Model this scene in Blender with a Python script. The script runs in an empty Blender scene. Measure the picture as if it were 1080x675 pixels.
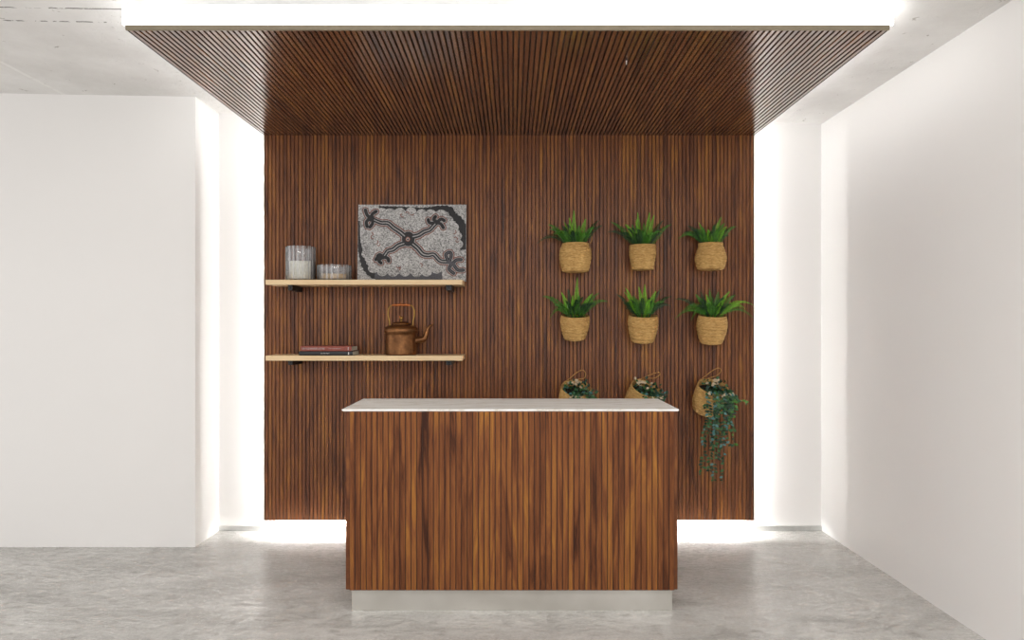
import bpy, math, random
from mathutils import Vector, Matrix
PI = math.pi
sc = bpy.context.scene
col = sc.collection
H = 1.505           # eye height
F = 720.0           # focal length in pixels of the 1080 wide frame (24 mm lens)

def at(px, py, Y):
    """world point at distance Y that the photograph shows at pixel px, py"""
    return Vector(((px - 540.0) * Y / F, Y, H + (343.0 - py) * Y / F))

# ------------------------------------------------------------------ helpers
class MB:
    def __init__(self):
        self.v = []; self.f = []; self.m = []; self.s = []
    def add(self, verts, faces, mat=0, smooth=False, M=None):
        b = len(self.v)
        for p in verts:
            p = Vector(p)
            self.v.append(M @ p if M is not None else p)
        for f in faces:
            self.f.append([b + i for i in f]); self.m.append(mat); self.s.append(smooth)
        return self
    def box(self, x0, x1, y0, y1, z0, z1, mat=0, M=None, ch=0.0):
        if ch <= 0:
            v = [(x0,y0,z0),(x1,y0,z0),(x1,y1,z0),(x0,y1,z0),(x0,y0,z1),(x1,y0,z1),(x1,y1,z1),(x0,y1,z1)]
            f = [(0,3,2,1),(4,5,6,7),(0,1,5,4),(1,2,6,5),(2,3,7,6),(3,0,4,7)]
            return self.add(v, f, mat, False, M)
        c = ch
        v = []
        X = (x0, x1); Y = (y0, y1); Z = (z0, z1)
        idx = {}
        for i in (0,1):
            for j in (0,1):
                for k in (0,1):
                    sx = c if i == 0 else -c; sy = c if j == 0 else -c; sz = c if k == 0 else -c
                    for a, p in (('x',(X[i], Y[j]+sy, Z[k]+sz)), ('y',(X[i]+sx, Y[j], Z[k]+sz)), ('z',(X[i]+sx, Y[j]+sy, Z[k]))):
                        idx[(i,j,k,a)] = len(v); v.append(p)
        g = lambda i,j,k,a: idx[(i,j,k,a)]
        f = []
        f.append((g(0,0,0,'x'),g(0,0,1,'x'),g(0,1,1,'x'),g(0,1,0,'x')))
        f.append((g(1,0,0,'x'),g(1,1,0,'x'),g(1,1,1,'x'),g(1,0,1,'x')))
        f.append((g(0,0,0,'y'),g(1,0,0,'y'),g(1,0,1,'y'),g(0,0,1,'y')))
        f.append((g(0,1,0,'y'),g(0,1,1,'y'),g(1,1,1,'y'),g(1,1,0,'y')))
        f.append((g(0,0,0,'z'),g(0,1,0,'z'),g(1,1,0,'z'),g(1,0,0,'z')))
        f.append((g(0,0,1,'z'),g(1,0,1,'z'),g(1,1,1,'z'),g(0,1,1,'z')))
        for a in (0,1):
            for b in (0,1):
                f.append((g(a,b,0,'x'),g(a,b,1,'x'),g(a,b,1,'y'),g(a,b,0,'y')))
                f.append((g(a,0,b,'x'),g(a,1,b,'x'),g(a,1,b,'z'),g(a,0,b,'z')))
                f.append((g(0,a,b,'y'),g(1,a,b,'y'),g(1,a,b,'z'),g(0,a,b,'z')))
                for k in (0,1):
                    pass
        for i in (0,1):
            for j in (0,1):
                for k in (0,1):
                    f.append((g(i,j,k,'x'),g(i,j,k,'y'),g(i,j,k,'z')))
        return self.add(v, f, mat, False, M)
    def lathe(self, prof, n=40, mat=0, M=None, smooth=True, jit=None, cap0=False, cap1=False):
        v = []; f = []
        for (r, z) in prof:
            for k in range(n):
                a = 2*PI*k/n
                rr = r * (jit(a, z) if jit else 1.0)
                v.append((rr*math.cos(a), rr*math.sin(a), z))
        for i in range(len(prof)-1):
            for k in range(n):
                k2 = (k+1) % n
                f.append((i*n+k, i*n+k2, (i+1)*n+k2, (i+1)*n+k))
        if cap0: f.append(tuple(reversed(range(n))))
        if cap1: f.append(tuple(range((len(prof)-1)*n, len(prof)*n)))
        return self.add(v, f, mat, smooth, M)
    def tube(self, pts, rad, n=8, mat=0, M=None, cap=True, flat=1.0):
        pts = [Vector(p) for p in pts]
        if not isinstance(rad, (list, tuple)): rad = [rad]*len(pts)
        v = []; f = []
        up = None
        for i, p in enumerate(pts):
            t = (pts[min(i+1, len(pts)-1)] - pts[max(i-1, 0)])
            if t.length < 1e-9: t = Vector((0,0,1))
            t.normalize()
            if up is None:
                up = Vector((0,0,1)) if abs(t.z) < .9 else Vector((0,-1,0))
            a = t.cross(up)
            if a.length < 1e-6: a = t.cross(Vector((1,0,0)))
            a.normalize(); b = t.cross(a).normalized(); up = -b if b.dot(up) < 0 else b
            for k in range(n):
                th = 2*PI*k/n
                v.append(p + (a*math.cos(th) + b*math.sin(th)*flat)*rad[i])
        for i in range(len(pts)-1):
            for k in range(n):
                k2 = (k+1) % n
                f.append((i*n+k, i*n+k2, (i+1)*n+k2, (i+1)*n+k))
        if cap:
            f.append(tuple(reversed(range(n)))); f.append(tuple(range((len(pts)-1)*n, len(pts)*n)))
        return self.add(v, f, mat, True, M)
    def build(self, name, mats, parent=None, loc=None):
        me = bpy.data.meshes.new(name)
        me.from_pydata([tuple(p) for p in self.v], [], self.f)
        if not isinstance(mats, (list, tuple)): mats = [mats]
        for m in mats: me.materials.append(m)
        me.polygons.foreach_set('material_index', self.m)
        me.polygons.foreach_set('use_smooth', self.s)
        me.update()
        o = bpy.data.objects.new(name, me)
        col.objects.link(o)
        if parent is not None: o.parent = parent
        if loc is not None: o.location = loc
        return o

def fix_normals(o):
    import bmesh
    bm = bmesh.new(); bm.from_mesh(o.data)
    bmesh.ops.recalc_face_normals(bm, faces=bm.faces[:])
    bm.to_mesh(o.data); bm.free()
    return o

def thing(name, label, cat, loc, group=None, rot=(0,0,0)):
    o = bpy.data.objects.new(name, None); col.objects.link(o)
    o.empty_display_size = .1
    o.location = loc; o.rotation_euler = rot
    o['label'] = label; o['category'] = cat
    if group: o['group'] = group
    return o
def struct(o):
    o['kind'] = 'structure'; return o

def smooth_path(pts, sub=6):
    """Catmull-Rom through pts"""
    P = [Vector(p) for p in pts]; out = []
    for i in range(len(P)-1):
        p0 = P[max(i-1,0)]; p1 = P[i]; p2 = P[i+1]; p3 = P[min(i+2, len(P)-1)]
        for k in range(sub):
            t = k/sub
            out.append(.5*((2*p1) + (p2-p0)*t + (2*p0-5*p1+4*p2-p3)*t*t + (3*p1-p0-3*p2+p3)*t**3))
    out.append(P[-1]); return out

# ------------------------------------------------------------------ materials
def srgb(r, g, b):
    f = lambda c: (c/255/12.92) if c/255 <= .04045 else ((c/255+.055)/1.055)**2.4
    return (f(r), f(g), f(b), 1.0)

class NT:
    def __init__(self, name):
        self.mat = bpy.data.materials.new(name); self.mat.use_nodes = True
        self.t = self.mat.node_tree; self.t.nodes.clear()
        self.out = self.n('ShaderNodeOutputMaterial')
    def n(self, typ, **kw):
        nd = self.t.nodes.new(typ)
        for k, v in kw.items(): setattr(nd, k, v)
        return nd
    def l(self, a, b): self.t.links.new(a, b)
    def setin(self, nd, key, val):
        if hasattr(val, 'links') or isinstance(val, bpy.types.NodeSocket): self.l(val, nd.inputs[key])
        else: nd.inputs[key].default_value = val
    def math(self, op, a, b=None, c=None):
        nd = self.n('ShaderNodeMath', operation=op)
        for i, x in enumerate((a, b, c)):
            if x is not None: self.setin(nd, i, x)
        return nd.outputs[0]
    def noise(self, vec, scale, detail=4, rough=.55, dist=0.0):
        nd = self.n('ShaderNodeTexNoise')
        self.l(vec, nd.inputs['Vector']); nd.inputs['Scale'].default_value = scale
        nd.inputs['Detail'].default_value = detail; nd.inputs['Roughness'].default_value = rough
        nd.inputs['Distortion'].default_value = dist
        return nd.outputs['Fac']
    def coord(self, scale=(1,1,1), loc=(0,0,0)):
        tc = self.n('ShaderNodeTexCoord'); mp = self.n('ShaderNodeMapping')
        mp.inputs['Scale'].default_value = scale; mp.inputs['Location'].default_value = loc
        self.l(tc.outputs['Object'], mp.inputs['Vector']); return mp.outputs[0]
    def ramp(self, fac, stops, interp='LINEAR'):
        nd = self.n('ShaderNodeValToRGB'); nd.color_ramp.interpolation = interp
        e = nd.color_ramp.elements
        while len(e) < len(stops): e.new(.5)
        for i, (p, c) in enumerate(stops):
            e[i].position = p; e[i].color = c if len(c) == 4 else (*c, 1)
        self.l(fac, nd.inputs[0]); return nd.outputs[0]
    def mix(self, fac, a, b, mode='MIX'):
        nd = self.n('ShaderNodeMix', data_type='RGBA', blend_type=mode)
        self.setin(nd, 0, fac); self.setin(nd, 6, a); self.setin(nd, 7, b); return nd.outputs[2]
    def remap(self, v, a, b, c=0.0, d=1.0):
        nd = self.n('ShaderNodeMapRange')
        self.l(v, nd.inputs[0])
        for i, x in enumerate((a, b, c, d)): nd.inputs[i+1].default_value = x
        return nd.outputs[0]
    def bump(self, h, strength=.3, dist=.01):
        nd = self.n('ShaderNodeBump'); nd.inputs['Strength'].default_value = strength
        nd.inputs['Distance'].default_value = dist; self.l(h, nd.inputs['Height']); return nd.outputs[0]
    def bsdf(self, color, rough=.5, metal=0.0, spec=.5, normal=None, **kw):
        nd = self.n('ShaderNodeBsdfPrincipled')
        self.setin(nd, 'Base Color', color); self.setin(nd, 'Roughness', rough); self.setin(nd, 'Metallic', metal)
        nd.inputs['Specular IOR Level'].default_value = spec
        if normal is not None: self.l(normal, nd.inputs['Normal'])
        for k, v in kw.items(): self.setin(nd, k.replace('_', ' '), v)
        self.l(nd.outputs[0], self.out.inputs[0]); return self.mat

def plain(name, c, rough=.5, metal=0.0, spec=.5, var=.08, scale=30, **kw):
    t = NT(name); v = t.coord()
    n = t.noise(v, scale, 3)
    dark = tuple(x*(1-var*2) for x in c[:3]) + (1,); lite = tuple(min(1, x*(1+var*2)) for x in c[:3]) + (1,)
    return t.bsdf(t.ramp(n, [(.3, dark), (.7, lite)]), rough, metal, spec, **kw)

def emit(name, c, s):
    t = NT(name); e = t.n('ShaderNodeEmission'); e.inputs[0].default_value = c; e.inputs[1].default_value = s
    t.l(e.outputs[0], t.out.inputs[0]); return t.mat

def wood_slats(name, iax, gax, pitch, off, seed, bright=1.0, rough=.34, spec=.5, bmp=.08, **kw):
    """dark walnut slats: index axis, grain axis; grain runs across neighbouring slats as in one veneer board"""
    t = NT(name); tc = t.n('ShaderNodeTexCoord'); sep = t.n('ShaderNodeSeparateXYZ')
    t.l(tc.outputs['Object'], sep.inputs[0])
    u = t.math('SUBTRACT', sep.outputs['XYZ'.index(iax)], off)
    g = sep.outputs['XYZ'.index(gax)]
    k = t.math('FLOOR', t.math('DIVIDE', u, pitch))
    wn = t.n('ShaderNodeTexWhiteNoise', noise_dimensions='2D'); cb = t.n('ShaderNodeCombineXYZ')
    t.l(k, cb.inputs[0]); cb.inputs[1].default_value = seed
    t.l(cb.outputs[0], wn.inputs['Vector'])
    rnd = wn.outputs['Value']
    # board grain, continuous over slats with a small shift per slat
    v1 = t.n('ShaderNodeCombineXYZ')
    t.l(t.math('MULTIPLY', u, 19.0), v1.inputs[0])
    t.l(t.math('ADD', t.math('MULTIPLY', g, 1.7), t.math('MULTIPLY', rnd, .5)), v1.inputs[1])
    v1.inputs[2].default_value = seed*3.7
    n1 = t.noise(v1.outputs[0], 1.0, 5, .62, 1.5)
    v2 = t.n('ShaderNodeCombineXYZ')
    t.l(t.math('MULTIPLY', u, 210.0), v2.inputs[0])
    t.l(t.math('MULTIPLY', g, 4.0), v2.inputs[1]); t.l(t.math('MULTIPLY', rnd, 9.0), v2.inputs[2])
    n2 = t.noise(v2.outputs[0], 1.0, 3, .6, .3)
    fac = t.math('ADD', t.math('MULTIPLY', n1, .78), t.math('MULTIPLY', n2, .22))
    fac = t.math('ADD', fac, t.math('MULTIPLY', t.math('SUBTRACT', rnd, .5), .15))
    b = bright
    c = t.ramp(fac, [(.30, (.032*b, .011*b, .006*b)), (.40, (.090*b, .0305*b, .0122*b)), (.52, (.150*b, .0535*b, .0188*b)),
                     (.62, (.204*b, .081*b, .0205*b)), (.76, (.29*b, .128*b, .026*b))])
    nb = t.bump(n2, bmp, .002)
    return t.bsdf(c, rough, 0, spec, nb, **kw)

def make_wall(name, c):
    t = NT(name); v = t.coord()
    n = t.noise(v, 1.3, 3); n2 = t.noise(v, 220, 2)
    cc = t.ramp(n, [(.3, tuple(x*.985 for x in c[:3])), (.7, c[:3])])
    return t.bsdf(cc, .55, 0, .25, t.bump(n2, .04, .001))

M = {}
M['wall'] = make_wall('white painted plaster', (.83, .815, .80, 1))
M['wall_r'] = M['wall']

def make_floor():
    t = NT('polished concrete'); v = t.coord()
    vs = t.coord((1.0, 2.6, 1), (3, 7, 0))
    n1 = t.noise(vs, 1.6, 6, .62, .6)
    n2 = t.noise(vs, 12.0, 7, .70, .4)
    n3 = t.noise(v, 60, 4, .6)
    base = t.ramp(n1, [(.28, (.30, .290, .270)), (.5, (.46, .450, .425)), (.70, (.62, .612, .588))])
    scr = t.ramp(n2, [(.34, (.52, .50, .47)), (.5, (1, 1, 1)), (.64, (1.14, 1.14, 1.12))])
    c = t.mix(1.0, base, scr, 'MULTIPLY')
    c = t.mix(.25, c, t.ramp(n3, [(.3, (.33, .325, .31)), (.7, (.74, .735, .72))]))
    r = t.remap(n2, .35, .65, .40, .15)
    return t.bsdf(c, r, 0, .5, t.bump(n2, .16, .004))
M['floor'] = make_floor()

def make_ceiling():
    t = NT('rough painted concrete'); v = t.coord()
    tc = t.n('ShaderNodeTexCoord'); sep = t.n('ShaderNodeSeparateXYZ'); t.l(tc.outputs['Object'], sep.inputs[0])
    X, Y = sep.outputs[0], sep.outputs[1]
    n1 = t.noise(v, 2.2, 5, .6); n2 = t.noise(v, 14, 6, .65, .5); n3 = t.noise(v, 5.5, 3, .5)
    c = t.ramp(n1, [(.3, (.72, .705, .685)), (.7, (.85, .84, .825))])
    def line(coord, pos, w, thr):
        wob = t.math('ADD', coord, t.math('MULTIPLY', t.math('SUBTRACT', n2, .5), .02))
        d = t.math('ABSOLUTE', t.math('SUBTRACT', wob, pos))
        m = t.math('LESS_THAN', d, w)
        return t.math('MULTIPLY', m, t.math('GREATER_THAN', n2, thr))
    left = t.math('LESS_THAN', X, -1.7)
    a = t.math('MULTIPLY', t.math('MAXIMUM', line(Y, 3.34, .006, .46), line(Y, 3.49, .006, .50)), left)
    ridge = line(X, -3.04, .014, .38)
    c = t.mix(a, c, (.27, .26, .245, 1))
    c = t.mix(ridge, c, (.86, .85, .83, 1))
    pits = t.math('GREATER_THAN', n2, .67)
    c = t.mix(pits, c, (.5, .48, .45, 1))
    h = t.math('SUBTRACT', t.math('ADD', n2, t.math('MULTIPLY', ridge, .6)), t.math('MULTIPLY', a, 1.0))
    return t.bsdf(c, .8, 0, .2, t.bump(h, .55, .02))
M['ceiling'] = make_ceiling()

M['white_ink0'] = plain('white plastic', (.8, .8, .78, 1), .5, var=.02)
PITCH = 3.499/130
M['panel'] = wood_slats('walnut slats of wall panel', 'X', 'Z', PITCH, 0.0, 1.0, 1.34, .38, .32)
M['canopy'] = wood_slats('walnut slats of canopy', 'X', 'Y', PITCH, 0.0, 2.0, 1.15, .22, 1.0, .015, Coat_Weight=1.0, Coat_Roughness=.20, Coat_IOR=1.85)
CP = 1.700/58
M['counter'] = wood_slats('walnut slats of counter front', 'X', 'Z', CP, -.85, 3.0, 1.3, .40, .12)
M['counter_side'] = wood_slats('walnut slats of counter side', 'Y', 'Z', CP, 0.0, 5.0, 1.3, .38, .18)
M['groove'] = plain('dark groove backing', (.018, .011, .008, 1), .7, var=.1)
M['groove_b'] = plain('brown groove backing', (.052, .020, .010, 1), .7, var=.1)
M['taupe'] = plain('taupe metal edge trim', srgb(136, 126, 106), .5, .0, .4, .03)
M['board'] = plain('grey board', (.25, .24, .23, 1), .7, var=.03)
M['alu'] = plain('brushed aluminium strip', (.60, .60, .59, 1), .35, .85, .5, .03)
M['led'] = emit('led strip light', (1, .99, .97, 1), 190.0)
M['led_low'] = emit('lower led strip light', (1, .99, .97, 1), 620.0)
M['led_box'] = emit('led light box diffuser', (1, .99, .975, 1), 6.0)

def make_steel():
    t = NT('brushed steel plinth'); v = t.coord((1, 1, 30))
    n = t.noise(v, 5, 5, .6); n2 = t.noise(t.coord((1, 1, 1)), 2.4, 3)
    c = t.ramp(n2, [(.3, (.50, .475, .43)), (.7, (.66, .64, .60))])
    return t.bsdf(c, t.remap(n, .3, .7, .3, .46), .75, .5)
M['steel'] = make_steel()

def make_marble():
    t = NT('white veined stone'); v = t.coord((.5, 3.0, 1))
    n = t.noise(v, 2.4, 6, .6, 1.6)
    d = t.math('ABSOLUTE', t.math('SUBTRACT', n, .5))
    c = t.ramp(d, [(0.0, (.66, .63, .56)), (.012, (.80, .785, .74)), (.05, (.90, .895, .87))])
    return t.bsdf(c, .4, 0, .3)
M['marble'] = make_marble()

def make_oak():
    t = NT('pale oak'); v = t.coord((2.0, 30, 30))
    n = t.noise(v, 2.2, 5, .6, .5)
    c = t.ramp(n, [(.3, (.70, .50, .275)), (.5, (.80, .60, .355)), (.72, (.86, .69, .44))])
    return t.bsdf(c, .5, 0, .35)
M['oak'] = make_oak()
M['black'] = plain('black painted metal', (.012, .012, .013, 1), .4, .3, .5)

def make_copper():
    t = NT('aged copper'); v = t.coord()
    n = t.noise(v, 22, 5, .6, .3)
    c = t.ramp(n, [(.25, (.10, .042, .016)), (.5, (.185, .080, .030)), (.75, (.30, .135, .05))])
    return t.bsdf(c, t.remap(n, .3, .7, .46, .34), .8, .5, t.bump(t.noise(v, 60, 2), .05, .002))
M['copper'] = make_copper()
M['copper_bright'] = plain('worn copper grip', srgb(176, 104, 58), .4, .7, .5, .08, 60)
M['brass'] = plain('aged brass', srgb(150, 116, 62), .34, .85, .5, .1, 60)

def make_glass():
    t = NT('ribbed glass with painted reflections'); tc = t.n('ShaderNodeTexCoord'); sep = t.n('ShaderNodeSeparateXYZ'); t.l(tc.outputs['Object'], sep.inputs[0])
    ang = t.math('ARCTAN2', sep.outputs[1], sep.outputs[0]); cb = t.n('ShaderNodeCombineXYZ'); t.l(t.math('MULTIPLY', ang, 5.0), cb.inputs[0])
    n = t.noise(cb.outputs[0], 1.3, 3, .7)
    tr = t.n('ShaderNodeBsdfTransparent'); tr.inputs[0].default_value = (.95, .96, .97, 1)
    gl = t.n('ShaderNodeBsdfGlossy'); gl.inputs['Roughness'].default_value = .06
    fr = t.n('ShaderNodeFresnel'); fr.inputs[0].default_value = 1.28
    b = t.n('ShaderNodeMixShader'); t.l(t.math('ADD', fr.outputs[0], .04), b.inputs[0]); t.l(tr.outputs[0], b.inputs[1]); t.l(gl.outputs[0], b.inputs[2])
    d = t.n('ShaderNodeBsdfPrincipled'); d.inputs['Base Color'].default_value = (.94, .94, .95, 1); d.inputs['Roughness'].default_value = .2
    mx = t.n('ShaderNodeMixShader'); t.l(t.remap(n, .46, .66, .02, .46), mx.inputs[0]); t.l(b.outputs[0], mx.inputs[1]); t.l(d.outputs[0], mx.inputs[2])  # vertical white streaks painted into the glass in place of bright reflections
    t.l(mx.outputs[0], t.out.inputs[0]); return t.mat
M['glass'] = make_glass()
def make_cream():
    t = NT('cream granules'); v = t.coord()
    n = t.noise(v, 55, 4, .7)
    c = t.ramp(n, [(.3, (.66, .62, .50)), (.5, (.86, .82, .70)), (.7, (.92, .90, .82))])
    return t.bsdf(c, .7, 0, .3, t.bump(n, .5, .006))
M['cream'] = make_cream()
M['wax'] = plain('tan base filling', (.66, .47, .27, 1), .6, var=.1, scale=50)

def make_wicker():
    t = NT('woven seagrass'); v = t.coord((1, 1, 5.5)); v2 = t.coord()
    n = t.noise(v, 26, 4, .65, .5); n2 = t.noise(v2, 9, 3)
    vo = t.n('ShaderNodeTexVoronoi'); t.l(v, vo.inputs['Vector']); vo.inputs['Scale'].default_value = 60
    f = t.math('ADD', t.math('MULTIPLY', n, .75), t.math('MULTIPLY', vo.outputs['Distance'], .35))
    c = t.ramp(f, [(.30, (.15, .075, .020)), (.46, (.42, .235, .072)), (.62, (.62, .385, .14)), (.80, (.76, .53, .24))])
    c = t.mix(.28, c, t.ramp(n2, [(.35, (.33, .18, .052)), (.65, (.58, .37, .135))]))
    return t.bsdf(c, .75, 0, .25, t.bump(f, .6, .006))
M['wicker'] = make_wicker()
M['rope'] = plain('twisted grass cord', srgb(176, 134, 82), .8, 0, .2, .2, 120)
M['soil'] = plain('dark soil', (.022, .016, .012, 1), .9, 0, .2, .3, 60)

def leaf(name, c, rough=.42):
    t = NT(name); v = t.coord(); n = t.noise(v, 26, 3)
    cc = t.ramp(n, [(.3, tuple(x*.72 for x in c[:3])), (.7, tuple(x*1.2 for x in c[:3]))])
    return t.bsdf(cc, rough, 0, .4)
M['fern_b'] = leaf('young fern green', (.14, .37, .016, 1))
M['fern_m'] = leaf('mid fern green', (.046, .175, .012, 1))
M['fern_d'] = leaf('deep fern green', (.012, .050, .011, 1))
M['ivy_d'] = leaf('deep trailing leaf', (.010, .042, .018, 1))
M['ivy_m'] = leaf('mid trailing leaf', (.035, .12, .035, 1))
M['ivy_b'] = leaf('blue green trailing leaf', (.075, .20, .19, 1), .35)
M['ivy_l'] = leaf('light trailing leaf', (.075, .23, .03, 1))
M['ivy_c'] = leaf('dry cream leaf', (.56, .45, .30, 1), .7)

# ------------------------------------------------------------------ setting
YB = 5.005; XR = 2.268; XL = -2.148; YL = 4.63; XFAR = -6.0; YN = -1.2
ceil_z = lambda x: 3.018 - .0172*x
fl = MB(); fl.add([(XFAR, YN, 0), (XR+.15, YN, 0), (XR+.15, YB+.15, 0), (XFAR, YB+.15, 0),
                   (XFAR, YN, -.15), (XR+.15, YN, -.15), (XR+.15, YB+.15, -.15), (XFAR, YB+.15, -.15)],
                  [(0,1,2,3),(7,6,5,4),(0,4,5,1),(1,5,6,2),(2,6,7,3),(3,7,4,0)])
struct(fl.build('floor', M['floor']))
ce = MB(); cy0 = YN
cv = []
for dz in (0, .2):
    for (x, y) in ((XFAR, cy0), (XR+.15, cy0), (XR+.15, YB+.15), (XFAR, YB+.15)): cv.append((x, y, ceil_z(x)+dz))
ce.add(cv, [(3,2,1,0),(4,5,6,7),(0,1,5,4),(1,2,6,5),(2,3,7,6),(3,0,4,7)])
struct(ce.build('ceiling', M['ceiling']))
def wall_box(name, x0, x1, y0, y1):
    m = MB()
    m.add([(x0,y0,0),(x1,y0,0),(x1,y1,0),(x0,y1,0),(x0,y0,ceil_z(x0)),(x1,y0,ceil_z(x1)),(x1,y1,ceil_z(x1)),(x0,y1,ceil_z(x0))],
          [(0,3,2,1),(4,5,6,7),(0,1,5,4),(1,2,6,5),(2,3,7,6),(3,0,4,7)])
    return struct(m.build(name, M['wall']))
wall_box('wall_back', XL, XR, YB, YB+.15)
wall_box('wall_right', XR, XR+.15, YN, YB+.15)
wall_box('wall_left', XFAR, XL, YL, YB+.15)
b = MB(); b.box(XL, XR, YB-.010, YB, 0, .036, 0, None, .002)
struct(b.build('baseboard_back', M['alu']))

# ------------------------------------------------------------------ slat boards
def slat_board(n, pitch, length, mapf, name, mats, parent, d=.011, back=.014, ratio=.70, over=0.0):
    """n slats side by side on a backing; u across, v along, w out of the face (face tops at w = 0)"""
    m = MB()
    g = pitch*(1-ratio)/2; c = .0016
    prof = []; seg = []
    for i in range(n):
        u = i*pitch
        pts = [(u, -d), (u+g, -d), (u+g, -c), (u+g+c, 0), (u+pitch-g-c, 0), (u+pitch-g, -c), (u+pitch-g, -d)]
        prof += pts; seg += [1, 0, 0, 0, 0, 0, 1]
    prof.append((n*pitch, -d))
    V = []; Fc = []; mt = []
    N = len(prof)
    for v in (0, length):
        for (u, w) in prof: V.append(mapf(u, v, w))
    for i in range(N-1):
        m_ = seg[i]
        Fc.append(((i, i+1, N+i+1, N+i), m_))
    base = len(V)
    for v in (0, length):
        for u in (0, n*pitch): V.append(mapf(u, v, -d-back))
    b0, b1, t0, t1 = base, base+1, base+2, base+3
    Fc.append(((b0, t0, t1, b1), 1))
    Fc.append(((0, N, t0, b0), 1)); Fc.append(((N-1, b1, t1, 2*N-1), 1))
    # ends: each slat end and the backing end
    for off, (q0, q1) in ((0, (b0, b1)), (N, (t0, t1))):
        for i in range(n):
            k = off + i*7
            Fc.append(((k+1, k+2, k+3, k+4, k+5, k+6), 0))
        Fc.append(((off, off+N-1, q1, q0), 1))
    for f, mm in Fc: m.add([], [], 0)
    for p in V: m.v.append(Vector(p))
    for f, mm in Fc: m.f.append(list(f)); m.m.append(mm); m.s.append(False)
    return fix_normals(m.build(name, mats, parent))

PX0, PX1 = -1.770, 1.729
PY = 4.882; PZ0 = .108; CZ = 2.861; CY = 3.130
# wall panel
pan = thing('slat_wall_panel', 'tall dark walnut slatted feature panel floating off the white back wall with glowing edges', 'wall panel', (PX0, PY, PZ0))
slat_board(130, PITCH, CZ-PZ0+.024, lambda u, v, w: (u, -w, v), 'slat_board', [M['panel'], M['groove_b']], pan, .007, .018, .80)
W = PX1-PX0; HT = CZ-PZ0+.024
for x in (-.0065, W):
    m = MB(); m.box(x, x+.0065, .001, .028, 0, HT, 0, None, .001); m.build('edge_trim', M['taupe'], pan)
for z in (.55, 2.2):
    m = MB(); m.box(.35, W-.35, .0255, YB-PY, z, z+.07); m.build('mounting_batten', M['board'], pan)
# aluminium profiles behind the panel edges; their lit faces look at the wall, the bottom one at wall and floor
def led(x0, x1, z0, z1, faces, mat='led'):
    m = MB(); m.box(x0, x1, .0255, .052, z0, z1, 0, None, .001); pr = m.build('led_profile', M['alu'], pan)
    m = MB()
    if 'w' in faces: m.box(x0+.002, x1-.002, .0522, .0545, z0+.002, z1-.002)
    if 'f' in faces: m.box(x0+.002, x1-.002, .029, .050, z0-.0025, z0-.0002)
    m.build('led_diffuser', M[mat], pr)
for x in (.040, W-.058): led(x, x+.018, .05, HT-.02, 'w')
led(.07, W-.07, .016, .034, 'f', 'led_low')
# canopy
can = thing('slat_canopy', 'wide dark walnut slatted canopy overhead with a bright light band along its top edge', 'canopy', (PX0, PY, CZ))
CL = PY-CY-.012-.0008
slat_board(130, PITCH, CL, lambda u, v, w: (u, -.0008-v, -w), 'slat_board', [M['canopy'], M['groove']], can)
m = MB(); m.box(-.004, W+.004, CY-PY, CY-PY+.012, -.0015, .0225, 0, None, .0015); m.build('fascia', M['taupe'], can)
for x in (-.004, W-.0005):
    m = MB(); m.box(x, x+.0045, CY-PY+.0125, -.0008, .001, .0255, 0, None, .001); m.build('edge_trim', M['groove'], can)
m = MB()
m.box(-.018, W+.022, CY-PY+.002, CY-PY+.014, .024, .1135)
m.box(-.012, 0, CY-PY+.0145, .02, .0262, .1135)
m.box(W, W+.012, CY-PY+.0145, .02, .0262, .1135)
m.build('light_band', M['led_box'], can)
m = MB(); m.lathe([(.001, -.009), (.005, -.008), (.006, 0)], 12, 0, Matrix.Translation((.5825-PX0, 3.475-PY, 0)))
sen = m.build('sensor', M['black'], can)
m = MB(); m.lathe([(.001, -.030), (.0025, -.029), (.003, -.0095)], 10, 0, Matrix.Translation((.5825-PX0, 3.475-PY, 0)))
m.build('pin', M['white_ink0'], sen)
for i in range(4):
    x = .35 + i*(W-.7)/3
    for y in (-1.35, -.25):
        m = MB(); m.tube([(x, y, .0255), (x, y, ceil_z(PX0+x)-CZ)], .006, 8); m.build('hanger_rod', M['alu'], can)

# ------------------------------------------------------------------ counter
CF = 3.566; CBK = 4.075; CT = 1.0545
cnt = thing('reception_counter', 'freestanding reception counter clad in dark walnut slats on a recessed metal plinth', 'counter', (0, CF, 0))
slat_board(58, CP, CT-.1205, lambda u, v, w: (u-.850, -w, .1205+v), 'front_panel', [M['counter'], M['groove_b']], cnt, .005, .013, .84)
nside = int((CBK-CF-.012)/CP)
def side(sx):
    xs = -.8715 if sx < 0 else .868
    nx = -1 if sx < 0 else 1
    slat_board(nside, CP, CT-.1205, lambda u, v, w: (xs + nx*w, .010+u, .1205+v), 'side_panel', [M['counter_side'], M['counter_side']], cnt, .005, .0155, .84)
side(-1); side(1)
yb = .010+nside*CP
m = MB(); m.box(-.850, .848, yb-.018, yb, .1205, CT, 0, None, .001); m.build('back_panel', M['board'], cnt)
m = MB(); m.box(-.848, .846, .019, yb-.019, .112, .1195); m.build('bottom_panel', M['board'], cnt)
m = MB(); m.box(-.845, .8445, .034, yb-.03, 0, .112, 0, None, .001); m.build('plinth', M['steel'], cnt)

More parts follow.
